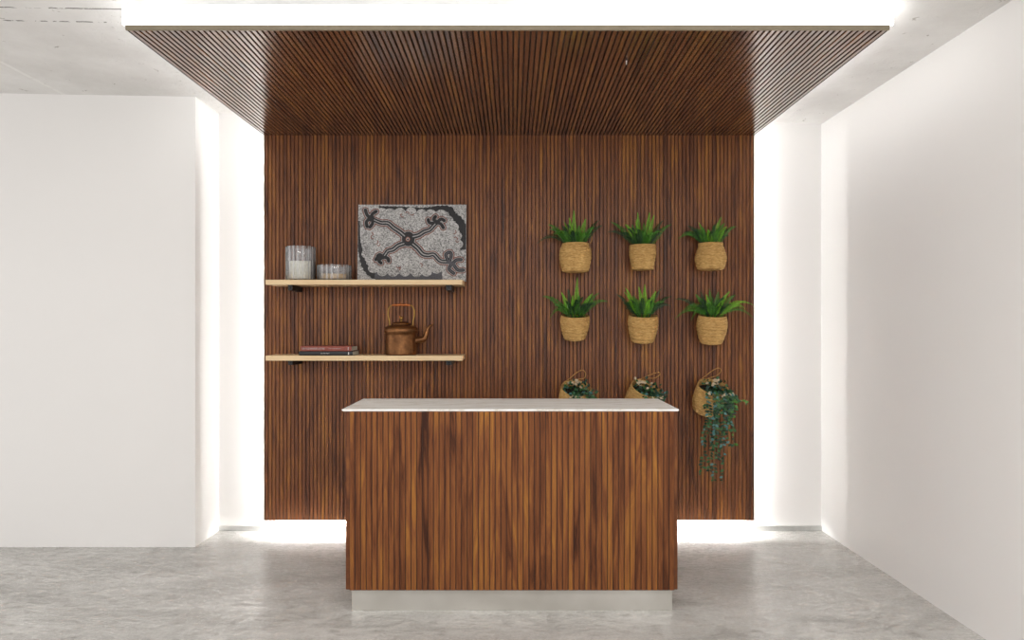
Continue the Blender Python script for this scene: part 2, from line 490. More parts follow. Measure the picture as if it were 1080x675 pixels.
top = MB()
x0, x1, y0, y1 = -.8865, .8705, -.007, CBK-CF
zt = 1.067-CT
def ring(dx, z): return [(x0+dx, y0+dx, z), (x1-dx, y0+dx, z), (x1-dx, y1-dx, z), (x0+dx, y1-dx, z)]
tv = ring(.0015, zt)+ring(0, zt-.0015)+ring(0, zt-.0075)+ring(.006, 0)
tf = [(0,1,2,3), (15,14,13,12)]
for r_ in range(3):
    for k in range(4):
        k2 = (k+1) % 4; tf.append((r_*4+k2, r_*4+k, (r_+1)*4+k, (r_+1)*4+k2))
ct = top.add(tv, tf).build('stone_countertop', M['marble'], None, (0, CF, CT))
fix_normals(ct)
ct['label'] = 'thin white veined stone slab lying on top of the slatted reception counter'; ct['category'] = 'countertop'

# ------------------------------------------------------------------ shelves
SHG = 'pale oak wall shelves'
SY = 4.632
def shelf(ztop, bh, label):
    z0 = ztop-.0335
    t = thing('wall_shelf', label, 'shelf', (-1.004, PY, z0), SHG)
    m = MB(); m.box(-.668, .668, SY-PY, -.0005, 0, .0335, 0, None, .0015); m.build('board', M['oak'], t)
    for xa, xb in ((-.525, -.492), (.552, .594)):
        m = MB()
        m.box(xa, xb, SY-PY+.022, -.0005, -.006, -.0003, 0, None, .001)
        # tapering arm under the plate, and a plate against the wall
        cx = (xa+xb)/2; hw = (xb-xa)/2-.002
        y0_ = SY-PY+.024
        m.add([(cx-hw, y0_, -.006), (cx+hw, y0_, -.006), (cx+hw, y0_, -bh*.9), (cx-hw, y0_, -bh*.9),
               (cx-hw, -.004, -.006), (cx+hw, -.004, -.006), (cx+hw, -.004, -bh), (cx-hw, -.004, -bh)],
              [(0,3,2,1),(4,5,6,7),(0,1,5,4),(1,2,6,5),(2,3,7,6),(3,0,4,7)])
        br = m.build('bracket', M['black'], t)
        s = MB(); s.lathe([(.0, .003), (.004, .003), (.005, .0), ], 10, 0, Matrix.Translation((cx, y0_-.0001, -bh*.5)) @ Matrix.Rotation(PI/2, 4, 'X'))
        s.build('screw', M['black'], br)
    return t
Z1 = 1.8137; Z2 = 1.298
shelf(Z1, .040, 'upper pale oak wall shelf carrying two glass jars and a leaning grey painting')
shelf(Z2, .034, 'lower pale oak wall shelf carrying two stacked books and a copper kettle')

# ------------------------------------------------------------------ painting
def painting():
    rnd = random.Random(4)
    Wd, Ht = .768, .549
    t = thing('painting', 'grey dotted canvas painting with a dark winding cross leaning on the upper shelf', 'painting',
              (-.709, 4.834, Z1+.0006), None, (-math.radians(3.5), 0, 0))
    m = MB(); m.box(-Wd/2, Wd/2, -.0105, .0105, 0, Ht, 0, None, .0015)
    m.build('canvas', M['canvas'], t)
    # painted face, coordinates from the photograph (47..820 across, 72..628 down)
    def P(u, v): return ((u-47)/(820-47)*Wd - Wd/2, (628-v)/(628-72)*Ht)
    f = MB()
    lay = [0]
    def poly(pts, mat):
        lay[0] += 1; y = -.0108 - .00003*lay[0]
        c = Vector((sum(p[0] for p in pts)/len(pts), sum(p[1] for p in pts)/len(pts)))
        f.add([(p[0], y, p[1]) for p in pts], [tuple(range(len(pts)))], mat)
    lim = lambda a: (min(max(a[0], 48.5), 818.5), min(max(a[1], 73.5), 626.5))
    def ribbon(path, wid, mat, wav=0.0, per=26.0, ph=0.0, caps=True):
        lay[0] += 1; y = -.0108 - .00003*lay[0]
        pts = smooth_path([(a, b, 0) for a, b in path], 8)
        L = 0; V = []; Fc = []
        for i, p in enumerate(pts):
            tn = pts[min(i+1, len(pts)-1)]-pts[max(i-1, 0)]
            if i: L += (p-pts[i-1]).length
            nx, ny = -tn.y, tn.x; q = math.hypot(nx, ny) or 1
            w = wid[0] + (wid[1]-wid[0])*i/(len(pts)-1) if isinstance(wid, tuple) else wid
            w2 = w/2
            a = w2*(1+wav*abs(math.sin(L/per*PI+ph))); b2 = w2*(1+wav*abs(math.sin(L/per*PI+ph+1.3)))
            for s, ww in ((1, a), (-1, b2)):
                u, v = lim((p.x+s*nx/q*ww, p.y+s*ny/q*ww)); x, z = P(u, v); V.append((x, y, z))
        for i in range(len(pts)-1): Fc.append((2*i, 2*i+1, 2*i+3, 2*i+2))
        f.add(V, Fc, mat)
        if caps:
            for p, w in ((pts[0], wid[0] if isinstance(wid, tuple) else wid), (pts[-1], wid[1] if isinstance(wid, tuple) else wid)):
                disc(p.x, p.y, w/2, w/2, mat, y)
    def disc(u, v, ru, rv, mat, y=None, n=20):
        if y is None:
            lay[0] += 1; y = -.0108 - .00003*lay[0]
        V = []
        for k in range(n):
            a = 2*PI*k/n; uu, vv = lim((u+ru*math.cos(a), v+rv*math.sin(a))); x, z = P(uu, vv); V.append((x, y, z))
        f.add(V, [tuple(reversed(range(n)))], mat)
    # 0 grey dots, 1 black, 2 red-brown, 3 mid grey, 4 pale, 5 slate
    x, z = P(47, 628); x2, z2 = P(820, 72)
    f.add([(x, -.0108, z), (x2, -.0108, z), (x2, -.0108, z2), (x, -.0108, z2)], [(0,1,2,3)], 0)
    ribbon([(195, 92), (300, 98), (420, 104), (520, 112), (620, 100), (700, 108), (725, 150), (770, 190), (800, 260), (812, 400)], (16, 50), 1, .5, 30, 0, False)
    ribbon([(50, 190), (52, 320), (70, 420), (90, 500), (130, 560), (190, 592), (260, 590)], (14, 46), 1, .5, 34, 0, False)
    ribbon([(170, 585), (300, 600), (430, 598), (560, 596), (650, 585)], (34, 54), 5, .5, 34, 0, False)
    # scalloped lobes of the pale field over the dark bands
    for (u, v) in ((215, 128), (275, 132), (345, 128), (425, 124), (500, 138), (565, 140), (640, 142), (690, 185), (728, 235), (752, 300), (760, 360),
                   (120, 230), (105, 300), (120, 365), (112, 430), (150, 480), (160, 535), (225, 558), (300, 562), (385, 560), (470, 565), (540, 560), (610, 540)):
        disc(u, v, 38, 33, 0)
    arms = {
        'ul': [(380, 300), (345, 270), (300, 240), (262, 208), (215, 205), (175, 190), (140, 172)],
        'ur': [(440, 305), (480, 295), (520, 270), (560, 255), (590, 222), (615, 200)],
        'll': [(375, 355), (335, 370), (300, 398), (262, 410), (240, 440), (215, 458)],
        'lr': [(440, 360), (475, 390), (510, 430), (550, 440), (590, 436), (635, 480), (690, 488), (720, 500)],
    }
    fing = {
        'ul': [[(140, 172), (112, 150), (98, 112)], [(140, 172), (150, 140), (176, 122)], [(140, 172), (108, 195), (112, 232)], [(150, 180), (150, 210), (132, 236)]],
        'ur': [[(605, 208), (560, 205), (548, 182)], [(610, 200), (588, 180), (600, 160)], [(612, 200), (640, 178), (662, 188)], [(612, 202), (640, 215), (656, 240)]],
        'll': [[(225, 455), (195, 450), (178, 472)], [(222, 455), (200, 480), (215, 496)], [(228, 452), (262, 462), (268, 482)], [(228, 450), (205, 436), (190, 446)]],
        'lr': [[(700, 490), (675, 440), (698, 418)], [(700, 488), (715, 440), (708, 420)], [(725, 500), (750, 475), (784, 472)], [(730, 505), (760, 545), (800, 548)], [(715, 505), (700, 540), (732, 570)]],
    }
    for wa, wf, mt in ((60, 46, 2), (45, 33, 3), (33, 23, 1)):
        for k in arms:
            ribbon(arms[k], (wa, wa*.8), mt)
            for g in fing[k]: ribbon(g, wf, mt)
        disc(407, 322, 30+wa*.45, 38+wa*.45, mt, None, 28)
    for k in arms: ribbon(arms[k], (9, 7), 3)
    for g in fing['lr']: ribbon(g, 9, 5)
    ribbon([(690, 488), (735, 508)], 24, 5)
    disc(404, 324, 17, 18, 2); disc(404, 324, 12, 13, 4); disc(404, 326, 6, 7, 1); disc(138, 172, 26, 24, 1); disc(612, 205, 15, 14, 1); disc(225, 455, 18, 15, 1)
    def ushape(u, v, r, a0):
        ribbon([(u+r*math.cos(a0+a), v+r*math.sin(a0+a)) for a in (-1.4, -.7, 0, .7, 1.4)], 6, 2)
    for (u, v, r, a) in ((365, 150, 13, 2.6), (398, 138, 12, -1.2), (432, 138, 12, 1.4), (142, 286, 13, 0), (152, 310, 11, 2.4), (180, 345, 13, .4), (196, 362, 10, 1.2),
                         (735, 272, 13, .4), (745, 322, 13, -1), (757, 335, 10, 2), (340, 520, 14, 1.5), (342, 538, 10, 0), (495, 512, 13, -.4)):
        ushape(u, v, r, a)
    f.build('painted_face', [M['dots'], M['p_black'], M['p_red'], M['p_grey'], M['p_pale'], M['p_slate']], t)

def make_dots():
    t = NT('pale dotted paint'); v = t.coord()
    vo = t.n('ShaderNodeTexVoronoi'); t.l(v, vo.inputs['Vector']); vo.inputs['Scale'].default_value = 150
    sp = t.n('ShaderNodeSeparateColor'); t.l(vo.outputs['Color'], sp.inputs[0])
    n = t.noise(v, 7, 3)
    a = t.math('ADD', t.math('MULTIPLY', sp.outputs[0], .6), t.math('MULTIPLY', n, .4))
    c = t.ramp(a, [(.15, (.13, .128, .128)), (.45, (.36, .358, .352)), (.85, (.66, .655, .645))])
    return t.bsdf(c, .6, 0, .3)
M['dots'] = make_dots()
M['canvas'] = plain('canvas edge', (.42, .42, .42, 1), .8, var=.05)
M['p_black'] = plain('black paint', (.018, .017, .019, 1), .6, var=.25, scale=200)
M['p_red'] = plain('red brown paint', (.20, .062, .040, 1), .6, var=.2, scale=200)
M['p_grey'] = plain('grey paint', (.34, .335, .33, 1), .6, var=.2, scale=200)
M['p_pale'] = plain('pale pink paint', (.42, .33, .31, 1), .6, var=.1)
M['p_slate'] = plain('slate paint', (.085, .085, .098, 1), .6, var=.25, scale=200)
painting()

# ------------------------------------------------------------------ glass jars
def jar(label, px, ztop, rad, fill, fmat):
    Yc = 4.762
    x = (px-540)*Yc/F
    t = thing('glass_jar', label, 'jar', (x, Yc, Z1+.0005), 'glass jars on the upper shelf')
    h = ztop-Z1
    nf = 16
    fl = lambda a, z: 1.0 + .012*abs(math.sin(a*nf/2))
    o = MB()
    w = .0045
    o.lathe([(.001, 0), (rad*.94, 0), (rad*.985, .004), (rad*.985, h-.003), (rad*.975, h), (rad*.975-w, h), (rad*.975-w*1.1, h-.003), (rad*.975-w*1.1, .011), (rad*.9-w, .008), (.001, .008)], 128, 0, None, True, lambda a, z: fl(a, z))
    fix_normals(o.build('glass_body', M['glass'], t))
    q = MB(); ri = rad*.955-w
    q.lathe([(.001, .0095), (ri*.97, .0095), (ri, .014), (ri, fill-.006), (ri*.985, fill-.002), (ri*.6, fill), (.001, fill+.001)], 64)
    fix_normals(q.build('filling', fmat, t))
jar('tall clear ribbed glass jar half filled with cream granules at shelf left', 317.1, 2.049, .1035, .1345, M['cream'])
jar('low wide clear ribbed glass jar with a thin tan filling', 352.6, 1.920, .119, .046, M['wax'])

# ------------------------------------------------------------------ books
def book(name_label, x0, x1, z0, th, y0, dep, cover, text, rot=0.0):
    t = thing('book', name_label, 'book', ((x0+x1)/2, y0, z0), 'books stacked on the lower shelf', (0, 0, rot))
    w = (x1-x0)/2
    c = MB(); k = .0028
    # case: bottom board, top board and a softly rounded spine facing the room
    c.box(-w, w, .004, dep, 0, k, 0, None, .0006); c.box(-w, w, .004, dep, th-k, th, 0, None, .0006)
    V = []; n = 8
    for s in (-w, w):
        for i in range(n+1):
            a = PI*i/n; V.append((s, .005-.005*math.sin(a), th/2-th/2*math.cos(a)))
        for i in range(n+1):
            a = PI*(n-i)/n; V.append((s, .008-.004*math.sin(a), th/2-(th/2-k*.6)*math.cos(a)))
    q = 2*(n+1); Fc = [tuple(range(q)), tuple(reversed(range(q, 2*q)))]
    for i in range(q): Fc.append((i, (i+1) % q, q+(i+1) % q, q+i))
    c.add(V, Fc, 0)
    fix_normals(c.build('cover', cover, t))
    p = MB(); p.box(-w+.004, w-.0035, .0085, dep-.004, k+.0002, th-k-.0002); p.build('pages', M['pages'], t)
    rnd = random.Random(text[0])
    gg = [None]
    def stroke(xa, xb, za, zb):
        gg[0].box(xa, xb, -.0009, .0012, za, zb)
    def letters(xa, xb, hgt, lw, gap):
        """lettering too small to read in the photograph: upright glyph strokes"""
        x = xa; zc = th/2
        while x+lw < xb:
            s = hgt/2; k_ = rnd.choice('HEOTLN'); st = lw*.26
            if k_ in 'HNO': stroke(x, x+st, zc-s, zc+s); stroke(x+lw-st, x+lw, zc-s, zc+s)
            if k_ in 'EL': stroke(x, x+st, zc-s, zc+s)
            if k_ == 'T': stroke(x+lw/2-st/2, x+lw/2+st/2, zc-s, zc+s)
            if k_ in 'EOT': stroke(x, x+lw, zc+s-hgt*.18, zc+s)
            if k_ in 'EOL': stroke(x, x+lw, zc-s, zc-s+hgt*.18)
            if k_ in 'HNE': stroke(x, x+lw, zc-hgt*.09, zc+hgt*.09)
            x += lw+gap
    for (fa, fb, hg, lw, gp) in text[1]:
        gg = [MB()]; letters(-w+fa*2*w, -w+fb*2*w, hg*th, lw, gp); gg[0].build('spine_lettering', text[3], t)
    for (fa, fb, hg) in text[2]:
        gg = [MB()]; stroke(-w+fa*2*w, -w+fb*2*w, th/2-hg*th/2, th/2+hg*th/2); gg[0].build('spine_mark', text[3], t)
M['pages'] = plain('page edges', (.60, .58, .50, 1), .8, var=.06, scale=200)
M['book_red'] = plain('dusty red cover', srgb(140, 74, 62), .5, 0, .4, .07)
M['book_black'] = plain('black cover', (.010, .011, .014, 1), .38, 0, .5, .1)
M['white_ink'] = plain('white ink', (.75, .73, .72, 1), .6, var=.02)
M['pink_ink'] = plain('pale pink ink', (.58, .46, .45, 1), .6, var=.02)
YS = 4.652
sx = lambda p: (p-540)*YS/F
book('black book at the bottom of the stack on the lower shelf', sx(315.2), sx(371.8), Z2+.0004, .0292, YS, .205, M['book_black'],
     (3, [(.41, .58, .20, .0042, .0016)], [(.918, .934, .62)], M['white_ink']))
book('dusty red book lying on top of the black book', sx(316.9), sx(370.6), Z2+.0299, .0345, YS+.001, .198, M['book_red'],
     (8, [(.03, .49, .36, .0075, .0030), (.55, .80, .16, .0040, .0018)], [(.93, .945, .6)], M['pink_ink']))

# ------------------------------------------------------------------ kettle
def kettle():
    Y = 4.752; x = (423.2-540)*Y/F
    t = thing('kettle', 'aged copper kettle with brass-armed loop handle standing on the lower shelf', 'kettle', (x, Y, Z2+.0004))
    m = MB()
    m.lathe([(.001, 0), (.104, 0), (.1085, .004), (.1095, .010), (.1085, .03), (.1085, .09), (.110, .135), (.1115, .148), (.1145, .151), (.1155, .155), (.1185, .160),
             (.1192, .172), (.1165, .184), (.108, .194), (.092, .201), (.072, .206), (.066, .208), (.060, .208), (.001, .208)], 64)
    fix_normals(m.build('body', M['copper'], t))
    m = MB()
    m.lathe([(.001, .2083), (.064, .2083), (.0675, .211), (.067, .217), (.060, .2235), (.040, .2290), (.015, .2320), (.001, .2325)], 48)
    lid = fix_normals(m.build('lid', M['copper'], t))
    m = MB()
    m.lathe([(.001, .2322), (.010, .2322), (.007, .238), (.006, .243), (.011, .247), (.0135, .254), (.0125, .262), (.007, .268), (.003, .2705), (.001, .271)], 24)
    fix_normals(m.build('knob', M['brass'], lid))
    m = MB()
    p = smooth_path([(.100, -.01, .098), (.125, -.012, .103), (.150, -.013, .108), (.166, -.013, .120), (.176, -.013, .146), (.184, -.013, .172), (.194, -.013, .194), (.208, -.013, .205), (.222, -.013, .207)], 5)
    n = len(p); m.tube(p, [.021*(1-(i/n))**1.3 + .0072 for i in range(n)], 16)
    m.tube([p[-1]-Vector((.004, 0, 0)), p[-1]], [.0092, .0088], 16)
    m.build('spout', M['copper'], t)
    m = MB()
    m.tube([(-.064, 0, .3455), (-.061, 0, .3455), (-.03, 0, .347), (0, 0, .3475), (.03, 0, .347), (.061, 0, .3455), (.064, 0, .3455)], [.006, .0085, .0098, .010, .0098, .0085, .006], 14)
    hd = m.build('handle', M['copper_bright'], t)
    for s in (-1, 1):
        m = MB()
        p = smooth_path([(s*.079, 0, .196), (s*.080, 0, .215), (s*.084, 0, .245), (s*.0905, 0, .272), (s*.0915, 0, .296), (s*.087, 0, .320), (s*.078, 0, .336), (s*.066, 0, .3445), (s*.058, 0, .3455)], 5)
        m.tube(p, .0052, 10, 0, None, True, .75)
        m.lathe([(.001, .004), (.012, .004), (.014, 0), ], 16, 0, Matrix.Translation((s*.079, 0, .2005)))
        m.build('handle_arm', M['brass'], hd)
kettle()

# ------------------------------------------------------------------ baskets and ferns
def basket_profile(rows, wall=.007, coils=13):
    """rows: (radius, z) outline from the foot up; returns rippled outer wall and inner wall"""
    r0, z0 = rows[0]
    P = [Vector((r0*.80, 0, z0))] + [Vector((r0*1.0, 0, z0+.006))] + [Vector((r, 0, z)) for r, z in rows[1:]]
    S = smooth_path(P, 10)
    z0, z1 = S[0].z, S[-1].z
    out = [(.001, z0+.002), (S[0].x*.9, z0+.001)]
    N = coils*6
    for i in range(N+1):
        q = i/N*(len(S)-1); k = min(int(q), len(S)-2); f = q-k
        p = S[k].lerp(S[k+1], f)
        rip = .0034*abs(math.sin(PI*i/6.0))
        out.append((p.x-.0034+rip, p.z))
    top = S[-1]
    out += [(top.x-.001, z1+.003), (top.x-wall*.6, z1+.004), (top.x-wall, z1+.001)]
    for i in range(6):
        k = int((len(S)-1)*(1-(i+1)/9))
        out.append((S[k].x-wall, S[k].z))
    zs = out[-1][1]
    return out, (out[-1][0], zs)

def frond(m, p0, tip, bulge, width, mat, rnd, pairs=17):
    p0 = Vector(p0); tip = Vector(tip); d = tip-p0
    ctrl = p0 + d*.45 + Vector((0, 0, bulge))
    B = lambda t: p0*(1-t)**2 + ctrl*2*t*(1-t) + tip*t*t
    T = lambda t: ((ctrl-p0)*(1-t)+(tip-ctrl)*t).normalized()
    nrm = Vector((rnd.uniform(-.5, .5), -1, rnd.uniform(.1, .9))).normalized()
    m.tube([B(i/8) for i in range(9)], [.0020-.0015*i/8 for i in range(9)], 5, mat, None, False)
    L = d.length
    for i in range(pairs):
        t = .14 + .86*i/(pairs-1)
        c = B(min(t, 1)); tg = T(min(t, 1))
        sd = tg.cross(nrm)
        if sd.length < .05: sd = tg.cross(Vector((0, 0, 1)))
        sd.normalize(); nn = sd.cross(tg).normalized()
        prof = min(1, .45+t*2.2) * (1-max(0, t-.35)/.65*.86)
        ln = width*prof*rnd.uniform(.85, 1.12)
        w = L/pairs*.78
        for s in (-1, 1):
            e = c + sd*s*ln + tg*ln*.75 - nn*ln*.15
            mid = c.lerp(e, .42)
            m.add([c-tg*w*.35, mid-tg*w*.55+nn*.0012, e, mid+tg*w*.6+nn*.0012], [(0, 1, 2, 3)], mat, False)

FG = 'ferns in woven baskets on the slat panel'
def fern(label, cx, rim, rows, tips, seed, loop=None, extra=22, tilt=0.0):
    """rows: (half width px, y px) from the foot up to the rim"""
    rnd = random.Random(seed)
    rmax = max(r for r, y in rows)
    Yc = PY
    for _ in range(3): Yc = PY - rmax*Yc/F - .0005
    s = Yc/F
    zb = H + (343-rows[0][1])*s
    base = Vector(((cx-540)*s, Yc, zb))
    t = thing('hanging_fern', label, 'potted plant', base, FG)
    R = [(hw*s, H+(343-y)*s-zb) for hw, y in rows]
    prof, (ri, zi) = basket_profile(R)
    ph = rnd.uniform(0, 6)
    m = MB(); m.lathe(prof, 56, 0, None, True, lambda a, z: 1+.012*math.sin(2*a+ph+z*9)+.008*math.sin(3*a-ph))
    Rt = Matrix.Rotation(math.radians(tilt), 4, 'X')
    for i, p in enumerate(m.v): m.v[i] = Rt @ p
    dyb = PY-.0004-Yc - max(p.y for p in m.v)          # the back of the basket rests on the panel
    for p in m.v: p.y += dyb
    m.build('basket', M['wicker'], t)
    m = MB(); zt = R[-1][1]-.022; rr = R[-1][0]-.008
    m.lathe([(.001, zt+.006), (rr*.6, zt+.004), (rr, zt)], 32, 0, Matrix.Translation((0, dyb, 0)) @ Rt); m.build('soil', M['soil'], t)
    ysh = dyb - math.sin(math.radians(tilt))*zt
    # handle: a cord loop from the back of the rim
    m = MB(); top = R[-1]
    if loop:
        lx, lz = loop
        pts = [(lx-.02, top[0]*.55, top[1]-.01), (lx-.012, top[0]*.55, top[1]+lz*.5), (lx+.004, top[0]*.5, top[1]+lz*.95), (lx+.016, top[0]*.5, top[1]+lz*.8), (lx+.014, top[0]*.5, top[1]+lz*.35), (lx-.01, top[0]*.6, top[1]-.01)]
    else:
        pts = [(-.012, top[0]-.006, top[1]-.012), (-.015, top[0]-.003, top[1]+.02), (0, top[0]-.002, top[1]+.04), (.015, top[0]-.003, top[1]+.02), (.012, top[0]-.006, top[1]-.012)]
    pts = [Vector((a_, min(b_+ysh, PY-.005-Yc), c_)) for a_, b_, c_ in pts]
    m.tube(smooth_path(pts, 6), .0030, 7); m.build('handle', M['rope'], t)
    f = MB()
    for (px, py, *o) in tips:
        dy = o[0] if o else rnd.uniform(-.07, .07)
        Y = Yc+dy
        tip = at(px, py, Y)-base
        q0 = Vector((max(-rr*.5, min(rr*.5, tip.x*.25))+rnd.uniform(-.012, .012), ysh+dy*.3+rnd.uniform(-.015, .015), zt+.002))
        horiz = abs(tip.x)/(abs(tip.z-zt)+.05)
        bl = .02+.055*min(2.0, horiz)
        mt = o[1] if len(o) > 1 else rnd.choice((0, 1, 1, 1))
        frond(f, q0, tip, bl, .0255+rnd.uniform(-.003, .003), mt, rnd, 20)
    for i in range(extra):
        a = rnd.uniform(0, 2*PI); rad = rnd.uniform(.05, .135)
        dy = math.sin(a)*rad; dx = math.cos(a)*rad*1.15
        lim_y = PY-.012-Yc
        dy = min(dy, lim_y*.85)
        hz = rnd.uniform(.05, .135)*(1.15-rad*3.2)+.03
        q0 = Vector((dx*.3, ysh+dy*.3, zt+.002))
        frond(f, q0, Vector((dx, min(dy+ysh, lim_y*.9), zt+hz)), .04+rad*.25, .022, rnd.choice((1, 2, 2)), rnd, 14)
    for p in f.v:                       # nothing pokes through the panel behind
        p.y = min(p.y, PY-.004-Yc)
    f.build('foliage', [M['fern_b'], M['fern_m'], M['fern_d']], t)

fern('top row left fern in the widest round basket with a small cord loop at right', 606.8, None,
     [(13.2, 287.3), (14.4, 285), (16.4, 277), (17.3, 269), (16.6, 263), (14.8, 259), (14.4, 257.4)],
     [(566.8, 256.5, .03, 2), (579, 237, .04), (580, 241.7, 0, 1), (595, 234, -.02, 0), (605.3, 222.8, -.03, 0), (600.5, 230.4, -.05, 0), (617.7, 231.6, -.03, 0), (630.8, 232.8, .04, 2), (635, 238, .06, 2), (585, 247, -.05, 1), (611, 238, -.06, 1), (626, 240, 0, 1)], 11, (.103, .075))
fern('top row middle fern in a straight-sided basket with upright leaves', 677.6, None,
     [(10.8, 285), (11.6, 284), (13.2, 275), (14.4, 268), (14.3, 262), (14.4, 259.3)],
     [(641.8, 244.6, .05, 2), (645.3, 234.5, .05, 1), (660, 237, -.03, 0), (666.7, 237.5, -.02, 1), (672.6, 225, .0, 0), (671, 232.8, -.05, 0), (685, 225, -.01, 0), (689.8, 227.4, -.04, 0), (699, 232.8, .04, 2), (707.5, 237, .03, 1), (679, 236, -.07, 1), (697, 242, 0, 2), (655, 246, 0, 2)], 12)
fern('top row right fern with short leaves in a basket bulging low', 749.6, None,
     [(12.6, 285), (14, 283), (16.1, 275), (16.2, 271), (14.6, 265), (13.1, 260), (13.0, 257.2)],
     [(716, 251.4, .02, 1), (722, 245, .05, 2), (726, 238.4, .05, 2), (737, 234.8, -.02, 0), (734, 242, -.04, 1), (746.4, 242.5, -.07, 0), (753, 238, -.03, 1), (760.6, 229.5, -.02, 0), (766, 239.5, -.05, 0), (776, 239, .03, 1), (741, 240, .02, 1), (764, 236, .03, 1)], 13)
fern('second row left fern with one tall upright leaf and arching sides', 606.4, None,
     [(9.0, 358.7), (11.5, 356.5), (14.2, 348), (15.4, 341), (15.5, 336), (14.6, 332.8)],
     [(573.5, 312.5, .05, 1), (580.7, 334.4, -.06, 1), (592.5, 309, -.03, 0), (599, 305.4, .05, 2), (609, 293.5, -.03, 0), (625, 310, -.02, 0), (631, 309.5, .03, 1), (640, 317.8, .05, 1), (608, 331, -.10, 0), (585, 322, -.02, 1), (617, 334, -.11, 1), (628, 319, 0, 1), (604, 312, -.06, 0)], 14, None, 26, 11)
fern('second row middle fern with bright upright leaves above a tapered basket', 678.2, None,
     [(9.6, 361.5), (12, 359.5), (14.6, 351), (15.9, 342), (15.7, 336), (15.1, 332.8)],
     [(650.7, 310.7, .05, 2), (659, 308.4, -.01, 0), (660, 304, .0, 0), (673.8, 303, -.02, 0), (680, 301, -.01, 0), (691.5, 307.8, -.04, 0), (697, 304.8, .04, 2), (708, 312.5, .05, 2), (707, 322.6, .02, 2), (658, 320, .02, 2), (685, 316, -.09, 0), (668, 312, -.06, 1), (700, 318, 0, 1)], 15, None, 22, 10)
fern('second row right fern spreading wide past the panel edge', 750.8, None,
     [(8.8, 362.9), (11.5, 361), (14.6, 352), (16.0, 344), (15.8, 338), (14.5, 332.6)],
     [(712.4, 336, -.04, 1), (713, 315.5, .05, 2), (729, 337.4, -.09, 1), (733.8, 310.7, .02, 1), (745, 310.7, -.07, 0), (748.6, 306, .02, 1), (769.3, 307.8, -.02, 0), (775.3, 311.3, .0, 1), (757.5, 308.4, .03, 1), (794, 321.4, -.05, 0), (793.6, 334.4, -.03, 1), (785.3, 325, -.09, 0), (739, 308, .04, 2), (764, 316, -.09, 0), (722, 326, -.02, 1), (752, 322, -.12, 1)], 16, None, 26, 10)

# ------------------------------------------------------------------ trailing plants
def leaf_at(m, p, d, n, L, w, mat):
    d = d.normalized(); s = d.cross(n)
    if s.length < .05: s = Vector((1, 0, 0))
    s.normalize(); n2 = s.cross(d)
    m.add([p, p+d*L*.35+s*w*.5-n2*.001, p+d*L*.72+s*w*.38-n2*.001, p+d*L, p+d*L*.72-s*w*.38-n2*.001, p+d*L*.35-s*w*.5-n2*.001, p+d*L*.45+n2*.002],
          [(0, 1, 6), (1, 2, 6), (2, 3, 6), (3, 4, 6), (4, 5, 6), (5, 0, 6)], mat, True)

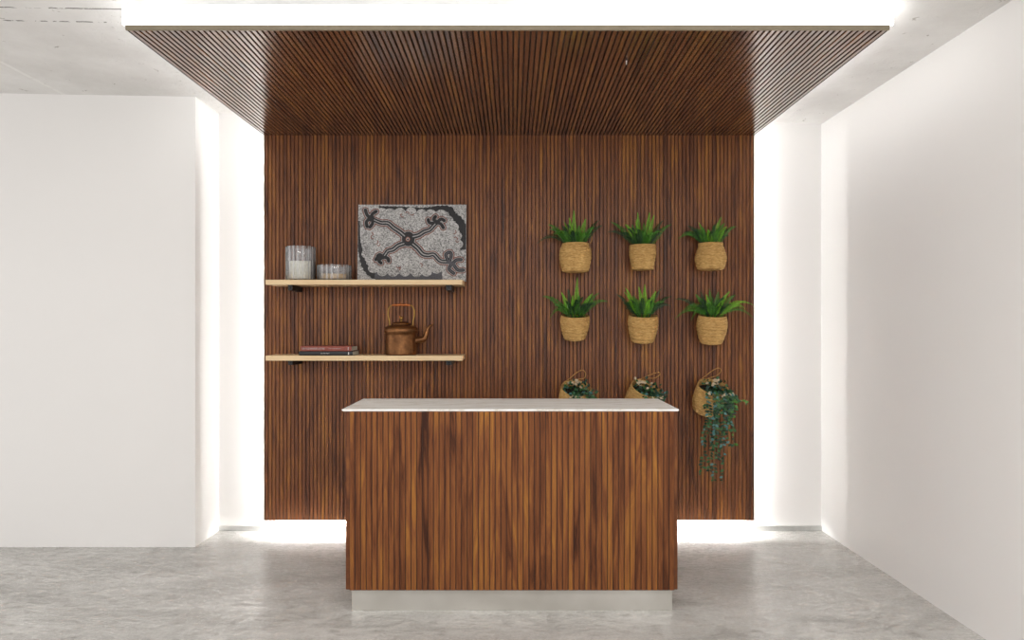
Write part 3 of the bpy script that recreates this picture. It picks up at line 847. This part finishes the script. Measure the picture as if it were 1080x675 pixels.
TG = 'trailing plants in tilted baskets on the slat panel'
def trailer(label, cx, cy, rpx, tiltx, tilty, vines, seed, loop, hgt=.205):
    """basket hung by its loop, mouth tipped towards the room; cx, cy: centre of the mouth in the photograph"""
    rnd = random.Random(seed)
    Yc = PY-.145; s = Yc/F; r = rpx*s
    mouth = at(cx, cy, Yc)
    Rm = Matrix.Rotation(math.radians(tiltx), 3, 'X') @ Matrix.Rotation(math.radians(tilty), 3, 'Y')
    base = mouth - Rm @ Vector((0, 0, hgt))
    t = thing('hanging_basket_plant', label, 'hanging plant', base, TG)
    M4 = Rm.to_4x4()
    prof, (ri, zi) = basket_profile([(r*.72, 0), (r*.88, .012), (r*1.03, .06), (r*1.07, .11), (r*1.03, .165), (r, hgt)])
    ph = rnd.uniform(0, 6)
    m = MB(); m.lathe(prof, 56, 0, M4, True, lambda a, z: 1+.02*math.sin(2*a+ph)+.01*math.sin(3*a-ph))
    ymax = PY-.003-base.y
    for p in m.v: p.y = min(p.y, ymax)
    m.build('basket', M['wicker'], t)
    m = MB(); zt = hgt-.045
    m.lathe([(.001, zt+.006), (r*.6, zt+.004), (r*.93, zt)], 32, 0, M4); m.build('soil', M['soil'], t)
    # cord handle: rises from the back of the rim and lies on the panel as a drop-shaped loop
    m = MB()
    bk = Rm @ Vector((-r*.75, r*.55, hgt)); bk2 = Rm @ Vector((-r*.1, r*.93, hgt))
    lp = [at(px, py, PY-.012)-base for px, py in loop]
    pts = [Rm @ Vector((-r*.99, 0, hgt+.002)), bk+Vector((0, 0, .006))] + lp + [bk2+Vector((0, 0, .004)), Rm @ Vector((-r*.2, r*.9, hgt-.02))]
    sp = smooth_path(pts, 6)
    for p in sp: p.y = min(p.y, ymax-.004)
    m.tube(sp, .0036, 7); m.build('handle', M['rope'], t)
    f = MB()
    def lf(p, d, k=None, L=None):
        n = Vector((rnd.uniform(-.7, .7), -1, rnd.uniform(-.3, .9))).normalized()
        mt = k if k is not None else rnd.choices((0, 1, 2, 3), (6, 4, 1.7, .0))[0]
        L = L or rnd.uniform(.019, .032)
        leaf_at(f, p, d, n, L, L*.66, mt)
    # crown in the mouth
    for i in range(85):
        a = rnd.uniform(0, 2*PI); q = r*.95*math.sqrt(rnd.random())
        p = Rm @ Vector((q*math.cos(a)+r*.12, q*math.sin(a)-r*.12, zt+rnd.uniform(.008, .070)))
        lf(p, Vector((rnd.uniform(-1, 1), rnd.uniform(-1, .2), rnd.uniform(-.5, .9))), rnd.choices((0, 1, 2), (6, 3, .8))[0])
    for i in range(9):                   # dry cream leaves at the back of the mouth
        p = Rm @ Vector((rnd.uniform(-.75, .45)*r, rnd.uniform(-.1, .5)*r, zt+rnd.uniform(.05, .075)))
        lf(p, Vector((rnd.uniform(-1, 1), -.2, rnd.uniform(-.3, .6))), 3, rnd.uniform(.022, .034))
    for (px, py) in vines:
        Y = Yc-r*.9-rnd.uniform(.0, .035)
        tip = at(px, py, Y+.06)-base
        ang = math.atan2(-1, max(-1.2, min(1.2, (px-cx)/rpx)))
        edge = Rm @ Vector((math.cos(ang)*r*1.03, math.sin(ang)*r*1.03, hgt+.012))
        inn = Rm @ Vector((math.cos(ang)*r*.4, math.sin(ang)*r*.4, hgt-.03))
        over = edge + Vector((math.cos(ang)*.02, -.022, -.015))
        n = 4; pts = [inn, edge+Vector((0, 0, .006)), over]
        for i in range(1, n+1):
            q = over.lerp(tip, i/n)
            pts.append(q + Vector((rnd.uniform(-.016, .016), rnd.uniform(-.012, .012), 0)))
        pa = smooth_path(pts, 7)
        f.tube(pa, .0011, 4, 1)
        Lc = 0
        for i in range(1, len(pa)):
            Lc += (pa[i]-pa[i-1]).length
            if Lc > .0175:
                Lc = 0
                tg = (pa[i]-pa[i-1]).normalized()
                for s_ in (-1, 1):
                    if rnd.random() < (.9 if i < len(pa)*.62 else .55):
                        lf(pa[i], k=(rnd.choice((1, 4)) if px > 769 and rnd.random() < .5 else None), d=tg*.5+Vector((s_*rnd.uniform(.5, 1), rnd.uniform(-.6, .1), rnd.uniform(-.2, .4))))
        if rnd.random() < .5:
            for k in range(2): lf(pa[rnd.randint(8, 14)], Vector((rnd.uniform(-1, 1), -.5, -.4)), 3)
    for p in f.v: p.y = min(p.y, ymax-.002)
    f.build('foliage', [M['ivy_d'], M['ivy_m'], M['ivy_b'], M['ivy_c'], M['ivy_l']], t)

trailer('trailing plant whose leaves hang far down the panel right of the counter', 752, 408, 16.2, 27, 6,
        [(743, 462), (742, 500), (750, 496), (760, 511), (756, 484), (768, 468), (774, 468), (771, 448), (749, 468), (763, 456), (781, 427), (788, 427), (770, 440), (758, 440), (764, 432), (773, 455), (766, 446), (752, 508)],
        21, [(742, 398), (752, 390.5), (758, 388.2), (760.5, 391), (756, 396), (750, 398)])
trailer('left trailing plant in a tilted basket half hidden behind the counter', 607.5, 409.5, 16.2, 27, 4,
        [(624, 432), (628, 412), (618, 440), (610, 446), (602, 430), (625, 420), (606, 452)],
        22, [(600, 400), (608, 393.2), (614.5, 390.3), (617.5, 394), (616, 399), (611, 400)])
trailer('middle trailing plant in a tilted basket half hidden behind the counter', 681, 409.5, 16.2, 27, 14,
        [(698, 432), (702, 420), (692, 440), (684, 446), (676, 430), (703, 414), (688, 452), (696, 424)],
        23, [(676, 399.5), (686, 395.2), (694.5, 392.8), (696, 395), (691, 398.5), (685, 399)])

# ------------------------------------------------------------------ world light, added lamps and camera
w = bpy.data.worlds.new('room light'); sc.world = w; w.use_nodes = True
bg = w.node_tree.nodes['Background']; bg.inputs[0].default_value = (1.0, .982, .97, 1); bg.inputs[1].default_value = 1.33

for i, x in enumerate((-1.5, 0.1, 1.55)):     # unseen area lamps above the camera, added to brighten countertop and floor
    la = bpy.data.lights.new('added_fill_lamp', 'AREA'); la.shape = 'RECTANGLE'; la.size = .6; la.size_y = 1.2
    la.energy = 42.0; la.color = (1.0, .975, .95)
    lo = bpy.data.objects.new('added_fill_lamp', la); col.objects.link(lo)
    lo.location = (x, .5, ceil_z(x)-.03)

cam = bpy.data.cameras.new('camera'); co = bpy.data.objects.new('camera', cam); col.objects.link(co)
cam.sensor_fit = 'HORIZONTAL'; cam.sensor_width = 36.0; cam.lens = 24.0
cam.shift_y = 5.5/1080.0
co.location = (0, 0, H); co.rotation_euler = (PI/2, 0, 0)
cam.clip_start = .05
sc.camera = co
sc.view_settings.view_transform = 'Standard'
sc.view_settings.look = 'None'
sc.view_settings.exposure = 0.0
sc.view_settings.gamma = 1.0
sc.view_settings.use_curve_mapping = False
sc.cycles.use_denoising = True
sc.cycles.max_bounces = 10
sc.cycles.diffuse_bounces = 5
sc.cycles.glossy_bounces = 5
sc.cycles.transmission_bounces = 10
